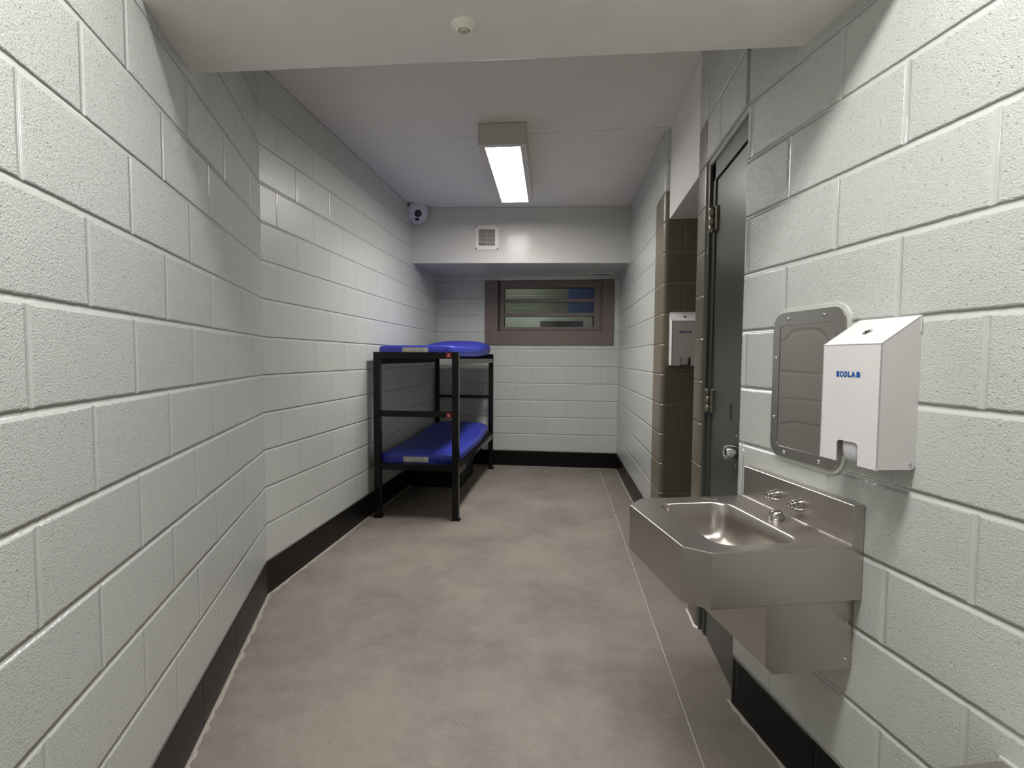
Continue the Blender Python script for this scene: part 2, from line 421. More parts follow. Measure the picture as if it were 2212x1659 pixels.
# pale caulk and cement smears where floor meets wall
def bead(name, pts, w, h, mat, amp):
    m = MB(); rr = []
    rnd = random.Random(len(name) + int(pts[0][1] * 100))
    N = []
    for (a, b) in zip(pts[:-1], pts[1:]):
        k = max(2, int((Vector(b) - Vector(a)).length / 0.03))
        for i in range(k): N.append(Vector(a).lerp(Vector(b), i / k))
    N.append(Vector(pts[-1]))
    for i, p in enumerate(N):
        d = (N[min(i + 1, len(N) - 1)] - N[max(i - 1, 0)]).normalized(); nn = Vector((d.y, -d.x))
        ww = w * (1 + amp * rnd.uniform(-1, 1))
        q = [p - nn * 0.004, p - nn * 0.004, p + nn * ww * 0.4, p + nn * ww]
        zs = [-0.002, h, h * 0.7, -0.0005]
        rr.append([(c.x, c.y, z) for c, z in zip(q, zs)])
    m.rings(rr, True, True, True, True)
    return tag(m.build(name, mat), None, None, None, 'structure')
LNp = lambda s: (BEND[0] + dLN[0] * s, BEND[1] + dLN[1] * s)
bead('trim_1', [LNp(-2.6), LNp(0), (BEND[0], YB)], 0.022, 0.003, M_caulk, 0.45)
bead('trim_2', [(RF(3.95), 3.95), (RF(YB), YB)][::-1], 0.016, 0.003, M_caulk, 0.5)
bead('trim_3', [(BEND[0], YB), (0.51, YB)], 0.014, 0.003, M_caulk, 0.5)
bead('trim_4', [(XD, PY1), (XD, DY1), (XD + 0.03, DY1 - 0.03)], 0.012, 0.007, M_whitecaulk, 0.3)
bead('trim_5', [RN(S_END), RN(-0.6)], 0.018, 0.004, M_caulk, 0.5)

# ---------------------------------------------------------------- window
win = empty('window_1', ((WX0 + WX1) / 2, YB, WZ0), kind='structure')
def at_w(m): return m.shift((-(WX0 + WX1) / 2, -YB, -WZ0))
yf = YB - 0.016
IX0, IX1, IZ0 = -0.907, 0.327, 1.619
GX0, GX1, GZ0, GZ1 = -0.834, 0.230, 1.673, 2.136
m = MB()
m.box((WX0, yf, WZ0), (IX0, YB + 0.12, WZ1)); m.box((IX1, yf, WZ0), (WX1, YB + 0.12, WZ1)); m.box((IX0, yf, WZ0), (IX1, YB + 0.12, IZ0))
at_w(m).build('frame', M_brown, win, bevel=0.003)
m = MB(); yi = YB + 0.034
m.prism([(IX0, IZ0), (IX1, IZ0), (IX1, WZ1), (IX0, WZ1)], [[(GX0, GZ0), (GX1, GZ0), (GX1, GZ1), (GX0, GZ1)]], lambda a, b: (a, yi, b), lambda a, b: (a, yi + 0.05, b))
at_w(m).build('sash', M_brown, win, bevel=0.002)
at_w(MB().box((IX0 + .001, yi - .0015, IZ0 + .002), (IX0 + .016, yi + .001, WZ1 - .004))).build('groove_shade', M_dark, win)  # dark strip laid on the sash, painted as the shade of a groove
m = MB()
m.prism([(IX0 + .035, IZ0 + .018), (IX1 - .026, IZ0 + .018), (IX1 - .026, WZ1 - .02), (IX0 + .035, WZ1 - .02)], [[(GX0, GZ0), (GX1, GZ0), (GX1, GZ1), (GX0, GZ1)]], lambda a, b: (a, yi - 0.009, b), lambda a, b: (a, yi + 0.02, b))
at_w(m).build('glazing_stop', M_brown, win, bevel=0.002)
at_w(MB().prism([(GX0 - .03, GZ0 - .03), (GX1 + .03, GZ0 - .03), (GX1 + .03, GZ1 + .03), (GX0 - .03, GZ1 + .03)], [[(GX0 - .001, GZ0 - .001), (GX1 + .001, GZ0 - .001), (GX1 + .001, GZ1 + .001), (GX0 - .001, GZ1 + .001)]], lambda a, b: (a, yi + .0505, b), lambda a, b: (a, yi + .085, b))).build('reveal_shade', M_dark, win)  # dark rim paints the recess shadow between sash and glass
for z0, z1 in ((1.799, 1.840), (1.967, 2.005)):
    at_w(MB().box((GX0, yi + 0.002, z0), (GX1, yi + 0.062, z1))).build('bar', M_brown, win, bevel=0.002)
for z0, z1 in ((GZ0, 1.799), (1.840, 1.967), (2.005, GZ1)):
    at_w(MB().box((GX0, yi + 0.066, z0 - .004), (GX1, yi + 0.072, z1 + .004))).build('pane', M_glass, win)
# hall beyond the window
HY = 9.0
walls('wall_outer', [((0, HY), (1, 0), (0, 1), T, [(-3.5, -0.106, 0.0, 3.2)], 0.10), ((2.2, 0), (0, 1), (1, 0), T, [(6.1, HY, 0, 3.2)], 0.0), ((-3.5, 0), (0, 1), (-1, 0), T, [(6.1, HY, 0, 3.2)], 0.0)], M_outwall)
walls('wall_outer_blue', [((0, HY), (1, 0), (0, 1), T, [(-0.106, 2.2, 0.0, 3.2)], 0.10)], M_outblue)
tag(MB().box((-3.5, 6.12, -0.1), (2.2, HY, 0)).build('floor_outer', M_floor), None, None, None, 'structure')
tag(MB().box((-3.5, 6.12, 3.2), (2.2, HY, 3.3)).build('ceiling_outer', M_ceil), None, None, None, 'structure')
m = MB(); ya, yb_ = HY - 0.10, HY + 0.01
m.prism([(-3.4, 1.2), (0.315, 1.2), (0.315, 2.075), (-3.4, 2.075)], [[(-0.60, 1.25), (0.16, 1.25), (0.16, 1.955), (-0.60, 1.955)]], lambda a, b: (a, ya, b), lambda a, b: (a, yb_, b))
tag(m.build('trim_6', M_outpale), None, None, None, 'structure')
ol = empty('ceiling_light', (-1.0, 8.35, 3.2), 0, 'pale ceiling lamp in the hall beyond the brown window', 'light')
MB().box((-.3, -.2, -.06), (.3, .2, 0)).build('housing', M_fixture, ol, bevel=.004)
MB().box((-.27, -.17, -.064), (.27, .17, -.0605)).build('diffuser', M_em_out, ol)

# ---------------------------------------------------------------- door (steel chase door in the right wall)
door = empty('door_1', (XD + 0.03, 2.2, 0), kind='structure')
def at_d(m): return m.shift((-XD - 0.03, -2.2, 0))
m = MB(); zt = ZD
# hollow-metal frame: far jamb, head
m.box((XD + 0.009, DY1 - 0.028, 0), (XD + 0.1, DY1 + 0.002, zt))
m.box((XD + 0.022, DY1 - 0.072, 0), (XD + 0.12, DY1 + 0.002, zt)); m.box((XD + 0.022, DY0 - 0.01, 2.114), (XD + 0.12, DY1, zt))
at_d(m).build('frame', M_doorframe, door, bevel=0.003)
at_d(MB().box((XD + 0.030, DY0 - 0.02, 0.004), (XD + 0.08, DY1 - 0.0755, 2.110))).build('leaf', M_door, door, bevel=0.002)
at_d(MB().box((XD + 0.010, DY0 - 0.01, zt - 0.020), (XD + 0.03, DY1 + 0.004, zt + 0.002))).build('head_trim', M_wall, door, bevel=0.003)
for zc in (1.937, 1.114, 0.30):
    mt = Matrix.Translation((XD + 0.012, DY1 - 0.068, zc))
    m = MB().lathe([(0.0, -0.058), (0.011, -0.055), (0.0125, -0.050), (0.0125, -0.021), (0.0118, -0.0205), (0.0118, -0.0195), (0.0125, -0.019), (0.0125, 0.019), (0.0118, 0.0195), (0.0118, 0.0205), (0.0125, 0.021), (0.0125, 0.050), (0.011, 0.055), (0.0, 0.058)], mt, 16)
    h = at_d(m).build('hinge', M_hinge, door)
    at_d(MB().box((XD + 0.018, DY1 - 0.112, zc - 0.054), (XD + 0.032, DY1 - 0.068, zc + 0.054))).build('hinge_leaf', M_hinge, h, bevel=0.003)
# mogul lock cylinder with its plate, peep slot
rotY = Matrix.Rotation(-math.pi / 2, 4, 'Y')
ly, lz = 1.992, 0.949
m = at_d(MB().box((XD + 0.0285, ly - 0.05, lz - 0.075), (XD + 0.0315, ly + 0.06, lz + 0.075))); plate = m.build('lock_plate', M_door, door, bevel=0.001)
mt = Matrix.Translation((XD + 0.03, ly, lz)) @ rotY
lk = at_d(MB().lathe([(0.0, 0.0), (0.029, 0.0), (0.0275, 0.050), (0.0255, 0.055), (0.022, 0.0555), (0.0215, 0.052), (0.0, 0.052)], mt, 28)).build('lock', M_chrome, door)
at_d(MB().box((XD - 0.0245, ly - 0.003, lz - 0.011), (XD - 0.0215, ly + 0.003, lz + 0.011))).build('keyhole', M_dark, lk)
for dy, dz in ((0.035, 0.058), (-0.03, 0.058), (0.035, -0.058), (-0.03, -0.058)):
    at_d(MB().lathe([(0, 0), (.005, 0), (.004, .003), (0, .004)], Matrix.Translation((XD + 0.0285, ly + dy, lz + dz)) @ rotY, 10)).build('screw', M_chrome, plate)
sl = at_d(MB().prism([(2.095, 1.055), (2.13, 1.055), (2.13, 1.125), (2.095, 1.125)], [[(2.102, 1.060), (2.123, 1.060), (2.123, 1.120), (2.102, 1.120)]], lambda a, b: (XD + .029, a, b), lambda a, b: (XD + .032, a, b))).build('slot', M_doorframe, door)
at_d(MB().box((XD + 0.0296, 2.102, 1.060), (XD + 0.0302, 2.123, 1.120))).build('slot_recess', M_dark, sl)

# ---------------------------------------------------------------- ceiling lights
def ceiling_light(loc, rz, L, Wd, mat, label, watts, col, D=0.135):
    r = empty('ceiling_light', loc, rz, label, 'light')
    hx, hy = Wd / 2, L / 2
    m = MB(); 
    m.box((-hx, -hy, -D), (-hx + .004, hy, 0)); m.box((hx - .004, -hy, -D), (hx, hy, 0))
    m.box((-hx, -hy, -D), (hx, -hy + .004, 0)); m.box((-hx, hy - .004, -D), (hx, hy, 0)); m.box((-hx, -hy, -.004), (hx, hy, 0))
    m.build('housing', M_fixture, r)
    b = 0.040
    m = MB().prism([(-hx - .002, -hy - .002), (hx + .002, -hy - .002), (hx + .002, hy + .002), (-hx - .002, hy + .002)], [[(-hx + b, -hy + b), (hx - b, -hy + b), (hx - b, hy - 0.028), (-hx + b, hy - 0.028)]], lambda x, y: (x, y, -D + .004), lambda x, y: (x, y, -D - .006))
    m.build('lens_frame', M_fixture, r, bevel=.0015)
    m = MB().box((-hx + b - .006, -hy + b - .006, -D + .003), (hx - b + .006, hy - .022, -D + .007)); m.build('diffuser', mat, r)
    ld = bpy.data.lights.new('lens_beam', 'AREA'); ld.shape = 'RECTANGLE'; ld.size = 2 * hx - 2 * b; ld.size_y = 2 * hy - 2 * b
    ld.energy = watts; ld.color = col; ld.spread = math.radians(LENS_SPREAD)
    lo = bpy.data.objects.new('lens_beam', ld); C.collection.objects.link(lo); lo.parent = r; lo.location = (0, 0, -D + .002)
    return r
ceiling_light((-0.508, 3.915, ZC), 0.045, 1.235, 0.312, M_em_far, 'white ceiling light with a glowing lens above the middle of the cell', FAR_LENS, (1.0, .965, .935))
ceiling_light((-0.05, 0.742, ZC), math.pi / 2, 1.235, 0.30, M_em_near, 'white ceiling light over the entry, hidden in front of the beam', NEAR_LENS, (1.0, .98, .955), 0.028)

# ---------------------------------------------------------------- bunk bed
bed = empty('bunk_bed', (-1.245, 3.852, 0), 0.0155, 'black steel bunk bed with red letter plates in the far corner', 'bed')
HWb = 0.347; LEN = 1.945; Tb = 0.052
for sx in (-1, 1):
    for y0 in (0.0, LEN - Tb):
        x0 = -HWb if sx < 0 else HWb - Tb
        lg = MB().box((x0, y0, 0.008), (x0 + Tb, y0 + Tb, 1.346)).build('leg', M_bunk, bed, bevel=0.003)
        MB().box((x0 - 0.006, y0 - 0.006, 0.0), (x0 + Tb + 0.012, y0 + Tb + 0.006, 0.010)).build('foot_plate', M_bunk, lg, bevel=0.002)
xi = HWb - Tb
MB().box((-xi, 0.001, 1.293), (xi, 0.05, 1.345)).build('head_rail', M_bunk, bed, bevel=0.003)
MB().box((-xi, LEN - .05, 1.293), (xi, LEN - 0.001, 1.345)).build('head_rail', M_bunk, bed, bevel=0.003)
MB().box((-xi, 0.003, 0.828), (xi, 0.046, 0.875)).build('middle_rail', M_bunk, bed, bevel=0.003)
MB().box((-xi, LEN - .046, 0.832), (xi, LEN - 0.003, 0.866)).build('middle_rail', M_bunk, bed, bevel=0.003)
MB().box((-xi, 0.003, 0.396), (xi, 0.046, 0.447)).build('lower_rail', M_bunk, bed, bevel=0.003)
MB().box((-xi, LEN - .046, 0.396), (xi, LEN - 0.003, 0.440)).build('lower_rail', M_bunk, bed, bevel=0.003)
for sx in (-1, 1):
    for zt_, zb_, notch in ((1.2985, 1.248, False), (0.4405, 0.363, True)):
        f = lambda x: sx * x
        lipt = 1.292 if not notch else 0.419
        m = MB().box((min(f(.318), f(.330)), Tb, zb_), (max(f(.318), f(.330)), LEN - Tb, zt_))
        sr = m.build('side_rail', M_bunkdull, bed, bevel=0.002)
        if notch and sx > 0:
            out = [(Tb, zb_), (.33, zb_), (.345, .398), (1.12, .398), (1.135, zb_), (LEN - Tb, zb_), (LEN - Tb, lipt), (Tb, lipt)]
        else: out = [(Tb, zb_), (LEN - Tb, zb_), (LEN - Tb, lipt), (Tb, lipt)]
        MB().prism(out, [], lambda a, b: (sx * 0.345, a, b), lambda a, b: (sx * 0.330, a, b)).build('rail_lip', M_bunk, sr, bevel=0.001)
for z in (1.2985, 0.4405):
    MB().box((-.318, 0.05, z - 0.004), (.318, LEN - .05, z)).build('bed_pan', M_bunkdull, bed)
# red plates with the bunk letters
def serif_letter(ch):
    w, h = 0.016, 0.020
    if ch == 'A':
        polys = [[(-.008, 0), (-.0062, 0), (-.0003, .0165), (.0003, .020), (-.0012, .020)], [(.008, 0), (.0042, 0), (-.0012, .020), (.0012, .020)],
                 [(-.0105, 0), (-.0035, 0), (-.0035, .0016), (-.0105, .0016)], [(.0015, 0), (.0105, 0), (.0105, .0016), (.0015, .0016)], [(-.0052, .0062), (.005, .0062), (.0044, .0082), (-.0046, .0082)]]
    else:
        polys = [[(-.0055, 0), (-.0022, 0), (-.0022, .020), (-.0055, .020)], [(-.0085, 0), (.002, 0), (.002, .0016), (-.0085, .0016)], [(-.0085, .0184), (.001, .0184), (.001, .020), (-.0085, .020)], [(-.003, .0098), (.002, .0098), (.002, .0114), (-.003, .0114)]]
        for cx, cy, ry, rx in ((.001, .0053, .0053, .0068), (.0005, .0152, .0048, .0055)):
            for k in range(8):
                a0 = -math.pi / 2 + math.pi * k / 8; a1 = a0 + math.pi / 8
                polys.append([(cx + rx * math.cos(a0), cy + ry * math.sin(a0)), (cx + rx * math.cos(a1), cy + ry * math.sin(a1)), (cx + (rx - .0032) * math.cos(a1), cy + (ry - .0016) * math.sin(a1)), (cx + (rx - .0032) * math.cos(a0), cy + (ry - .0016) * math.sin(a0))])
    return polys
for ch, zc in (('A', 1.3215), ('B', 0.8460)):
    p = MB().box((.2495, -.0035, zc - .0195), (.2905, 0.002, zc + .0195)).build('letter_plate', M_red, bed, bevel=.0008)
    p['label'] = 'red plate with a white letter ' + ch
    m = MB()
    for q in serif_letter(ch):
        q = [(a * 1.05 + .270, b * 1.05 + zc - .0105) for a, b in q]
        m.prism(q, [], lambda a, b: (a, -.0042, b), lambda a, b: (a, -.0030, b))
    m.build('letter', M_letter, p)

# ---------------------------------------------------------------- mattresses
def se(xl, xr, th, ex, ez, n=40):
    """superellipse section standing on z = 0"""
    cx, hw, out = (xl + xr) / 2, (xr - xl) / 2, []
    for k in range(n):
        a = 2 * math.pi * (k + 0.5) / n; c, s_ = math.cos(a), math.sin(a)
        out.append((cx + hw * math.copysign(abs(c) ** (2 / ex), c), th / 2 * (1 + math.copysign(abs(s_) ** (2 / ez), s_))))
    return out
def mattress(z0, label, st):
    """st: stations (y, left, right, thickness, squareness)"""
    r = empty('mattress', (-1.245, 3.852, z0), 0.0155, label, 'mattress', 'blue vinyl mattresses of the bunk')
    # resample the stations along the length for an even, rounded skin
    ys = []
    for a, b in zip(st[:-1], st[1:]):
        k = max(1, int((b[0] - a[0]) / 0.03))
        for i in range(k):
            u = i / k; u2 = u * u * (3 - 2 * u)
            ys.append(tuple(a[q] + (b[q] - a[q]) * (u if q == 0 else u2) for q in range(5)))
    ys.append(st[-1])
    m = MB().rings([[(a, y, b) for a, b in se(xl, xr, th, ex, ex)] for y, xl, xr, th, ex in ys])
    m.build('cover', M_vinyl, r, autosmooth=1.1)
    pts = [(xr + .0006, y, th * .5) for y, xl, xr, th, ex in ys] + [(xl - .0006, y, th * .5) for y, xl, xr, th, ex in ys[::-1]]
    n = len(pts)
    ring = [[(p[0], p[1], p[2] - .0013), (p[0] + (.0014 if i < n // 2 else -.0014), p[1], p[2]), (p[0], p[1], p[2] + .0013)] for i, p in enumerate(pts)]
    ring.append(ring[0]); MB().rings(ring, False, False, False, True).build('seam', M_seam, r)
    return r
stU = [(0.054, -.312, .286, .090, 9), (0.060, -.316, .290, .098, 8), (0.085, -.318, .300, .101, 8), (0.14, -.318, .312, .102, 8), (0.4, -.318, .326, .102, 8), (0.8, -.318, .334, .103, 8), (1.0, -.312, .342, .110, 6),
       (1.15, -.288, .352, .138, 4), (1.30, -.270, .362, .172, 3), (1.45, -.262, .366, .184, 2.8), (1.58, -.264, .362, .182, 2.8), (1.68, -.272, .342, .168, 2.8), (1.75, -.285, .31, .142, 2.8), (1.80, -.290, .26, .105, 2.8), (1.828, -.25, .20, .06, 2.8)]
mu = mattress(1.300, 'blue vinyl mattress on the upper bunk with its raised pillow end', stU)
stL = [(0.060, -.300, .300, .070, 9), (0.066, -.305, .306, .080, 8), (0.10, -.312, .318, .082, 8), (0.4, -.314, .334, .082, 8), (0.8, -.314, .340, .083, 8), (1.05, -.314, .344, .090, 6),
       (1.2, -.312, .348, .118, 4), (1.35, -.310, .350, .145, 3), (1.5, -.308, .346, .152, 2.8), (1.62, -.304, .330, .150, 2.8), (1.72, -.298, .300, .132, 2.8), (1.79, -.285, .25, .092, 2.8), (1.825, -.25, .2, .05, 2.8)]
ml = mattress(0.4415, 'blue vinyl mattress on the lower bunk, half in shadow', stL)
for mm, y, zA, zB in ((mu, 0.0525, .046, .0835), (ml, 0.0585, .012, .0555)):
    MB().box((-.122, y - .0015, zA), (.089, y + .01, zB)).build('care_label', M_label, mm)['label'] = 'white label with fine grey print'
# folded ridge at the front corner of the upper mattress
m = MB(); ring = []
for t in range(9):
    u = t / 8; x = .18 + .11 * u; w = .010 * math.sin(math.pi * min(1, u * 1.1 + .05)) + .002
    c = Vector((x, .060 - .004 * u, .050 + .040 * u))
    ring.append([tuple(c + Vector((math.cos(a) * w * .3, -abs(math.sin(a)) * w * .5, math.sin(a) * w * .6))) for a in [k * math.pi / 4 for k in range(8)]])
m.rings(ring); m.build('fold', M_vinyl, mu)

# ---------------------------------------------------------------- storage box under the bunk
sb = empty('storage_box', (-1.36, 5.18, 0), 0, 'dark low storage box on the floor beneath the bunk bed', 'box')
MB().box((-.262, -.32, 0), (.25, .32, .335)).build('body', M_bunkdull, sb, bevel=.004)
MB().box((-.266, -.324, .335), (.254, .324, .350)).build('lid', M_bunkdull, sb, bevel=.003)

# ---------------------------------------------------------------- sink
SA = math.atan2(dRN[1], dRN[0])
SO = (0.115, 0.0, 0.48)          # local origin of the sink in wall coordinates
sx_, sy_ = RN(SO[0])
sink = empty('sink', (sx_, sy_, SO[2]), SA, 'stainless steel wall-hung sink with chamfered front corners beneath the mirror', 'sink')
def at_s(m): return m.shift((-SO[0], 0, -SO[2]))
S0, S1, NF = -0.124, 0.356, 0.474
RZ = 0.8435 - DAT; AZ = 0.697 - DAT
outl = [(S0, 0.032), (S0, 0.421), (-0.073, NF), (0.287, NF), (S1 - 0.008, 0.418), (S1, 0.405), (S1, 0.032)]
bas = rrect(-0.088, 0.300, 0.138, 0.384, 0.052, 7)
m = MB()
# deck with the bowl opening
tr = [outl, bas]; flat = outl + bas
tris = tessellate_polygon([[Vector((a, b, 0)) for a, b in l] for l in tr])
m.add([(a, b, RZ) for a, b in flat], [tuple(t) for t in tris])
at_s(m).build('deck', M_steel, sink)
# apron below the deck edge, with a softened fold
m = MB(); rr = []
def off(pts, d):
    cx = sum(p[0] for p in pts) / len(pts); out = []
    n = len(pts)
    for i in range(n):
        a, b, c = Vector(pts[i - 1]), Vector(pts[i]), Vector(pts[(i + 1) % n])
        e1 = (b - a).normalized(); e2 = (c - b).normalized(); n1 = Vector((e1.y, -e1.x)); n2 = Vector((e2.y, -e2.x)); k = (n1 + n2); k = k / max(.3, k.dot(n1)); out.append(tuple(b + k * d))
    return out
sg = 1 if (lambda o_: sum(o_[i - 1][0] * o_[i][1] - o_[i][0] * o_[i - 1][1] for i in range(len(o_))))(outl) < 0 else -1
for d, z in ((0.0, RZ), (-0.0016 * sg, RZ - .0006), (-0.0024 * sg, RZ - .0025), (-0.0024 * sg, AZ + .003), (0.0, AZ), (0.02 * sg, AZ - .0005)):
    rr.append([(a, b, z) for a, b in off(outl, d)])
m.rings(rr, False, True, True, False)
at_s(m).build('apron', M_steel, sink)
# bowl
rr = []
for ins, z in ((-.0, RZ), (.003, RZ - .001), (.006, RZ - .004), (.0085, RZ - .010), (.013, RZ - .05), (.018, RZ - .085), (.024, RZ - .102), (.034, RZ - .115), (.048, RZ - .123), (.065, RZ - .127), (.09, RZ - .129), (.115, RZ - .131)):
    r = max(.008, .052 - ins * .3)
    rr.append([(a, b, z) for a, b in rrect(-0.088 + ins, 0.300 - ins, 0.138 + ins, 0.384 - ins, min(r, .123 - ins - .001), 7)])
m = MB().rings(rr, False, True, True, True)
at_s(m).build('bowl', M_basin, sink)
dr = at_s(MB().lathe([(0, .0), (.022, .0), (.022, .002), (.017, .0025), (.015, .001), (0, .001)], Matrix.Translation((.106, .261, RZ - .1312)), 20)).build('drain', M_chrome, sink)
# splash back
m = MB().box((S0, 0.0005, AZ), (S1, 0.034, 0.949 - DAT))
at_s(m).build('splashback', M_steel, sink, bevel=.003, seg=3)
at_s(MB().box((S0 + .001, 0.0325, RZ), (S1, 0.0365, RZ + .0025))).build('weld_bead', M_chrome, sink, bevel=.001)
# push buttons
rotn = Matrix.Rotation(-math.pi / 2, 4, 'X')
M_knob = plain('satin_chrome', (0.50, 0.48, 0.46), 0.2, 1.0)
for s_ in (0.178, 0.072):
    mt = Matrix.Translation((s_, 0.034, 0.893 - DAT)) @ rotn
    b = at_s(MB().lathe([(0, 0), (.0165, 0), (.0165, .003), (.0120, .021), (.0112, .0225), (.0095, .0228), (.0092, .020), (0, .020)], mt @ Matrix.Scale(1.15, 4), 24)).build('push_button', M_knob, sink)
    at_s(MB().lathe([(0, .018), (.0088, .018), (.0088, .027), (.0070, .0295), (0, .030)], mt @ Matrix.Scale(1.15, 4), 20)).build('button_cap', M_knob, b)
at_s(MB().lathe([(0, 0), (.0225, 0), (.0225, .004), (.0205, .013), (.0155, .021), (.008, .0255), (0, .0265)], Matrix.Translation((.108, .083, RZ)), 26)).build('bubbler', M_knob, sink)
# overflow ridges pressed in the far end of the deck
for k, s_ in enumerate((.315, .322, .329)):
    at_s(MB().box((s_ + .002, .150 + .012 * k, RZ - .0002), (s_ + .006, .178 + .010 * k, RZ + .0016))).build('soap_ridge', M_steel, sink, bevel=.0007)
# trap cover
prof = [(0.0005, AZ + .006), (0.252, AZ + .006), (0.252, 0.522 - DAT), (0.226, 0.4985 - DAT), (0.0005, 0.4985 - DAT)]
m = MB().prism(prof, [], lambda a, b: (-0.100, a, b), lambda a, b: (0.332, a, b))
tc = at_s(m).build('trap_cover', M_steel, sink, bevel=.0015)
for n_, z_ in ((.021, .626), (.021, .525)):
    at_s(MB().lathe([(0, 0), (.005, 0), (.0042, .0025), (0, .0035)], Matrix.Translation((-.100, n_, z_ - DAT)) @ Matrix.Rotation(-math.pi / 2, 4, 'Y'), 12)).build('rivet', M_chrome, tc)

# ---------------------------------------------------------------- mirror
mx, my = RN(0.1025)
mir = empty('mirror', (mx, my, 1.2245), SA, 'polished steel mirror with rounded corners screwed to the wall above the sink', 'mirror')
ho, vo = 0.1475, 0.228
hi_l, hi_r = 0.1135, -0.1135
outer = rrect(-ho, ho, -vo, vo, .045, 8); inner = rrect(-ho + .0335, ho - .031, -vo + .033, vo - .041, .014, 6)
m = MB()
for d0, d1, g in ((.0, .006, .012),):
    m.prism(rrect(-ho - g, ho + g * .5, -vo - g, vo + g, .056, 8), [], lambda a, b: (a, .006, b), lambda a, b: (a, -.003, b))
m.build('sealant', M_sealant, mir, bevel=.0035, seg=3)
m = MB().prism(outer, [inner], lambda a, b: (a, .0125, b), lambda a, b: (a, .003, b)); m.build('frame', M_mirror_frame, mir, bevel=.0025, seg=3)
# slightly dished reflecting plate
m = MB(); nx, ny = 10, 14; V = []; F = []
ix0, ix1, iz0, iz1 = -ho + .031, ho - .028, -vo + .030, vo - .038
for j in range(ny + 1):
    for i in range(nx + 1):
        a = i / nx * 2 - 1; b = j / ny * 2 - 1
        V.append((ix0 + (ix1 - ix0) * i / nx, .0105 - .0022 * (1 - a ** 4) * (1 - b ** 6), iz0 + (iz1 - iz0) * j / ny))
for j in range(ny):
    for i in range(nx): q = j * (nx + 1) + i; F.append((q, q + 1, q + nx + 2, q + nx + 1))
m.add(V, F, True); m.build('plate', M_mirror, mir)
sc = [(.078, vo - .020), (-.072, vo - .020), (.078, -vo + .016), (-.072, -vo + .016), (ho - .016, .085), (ho - .016, -.105), (-ho + .016, .085), (-ho + .016, -.105)]
for a, b in sc:
    MB().lathe([(0, .0), (.0062, 0), (.0056, .0022), (.0035, .0036), (0, .004)], Matrix.Translation((a, .0125, b)) @ Matrix.Rotation(-math.pi / 2, 4, 'X'), 16).build('screw', M_chrome, mir)

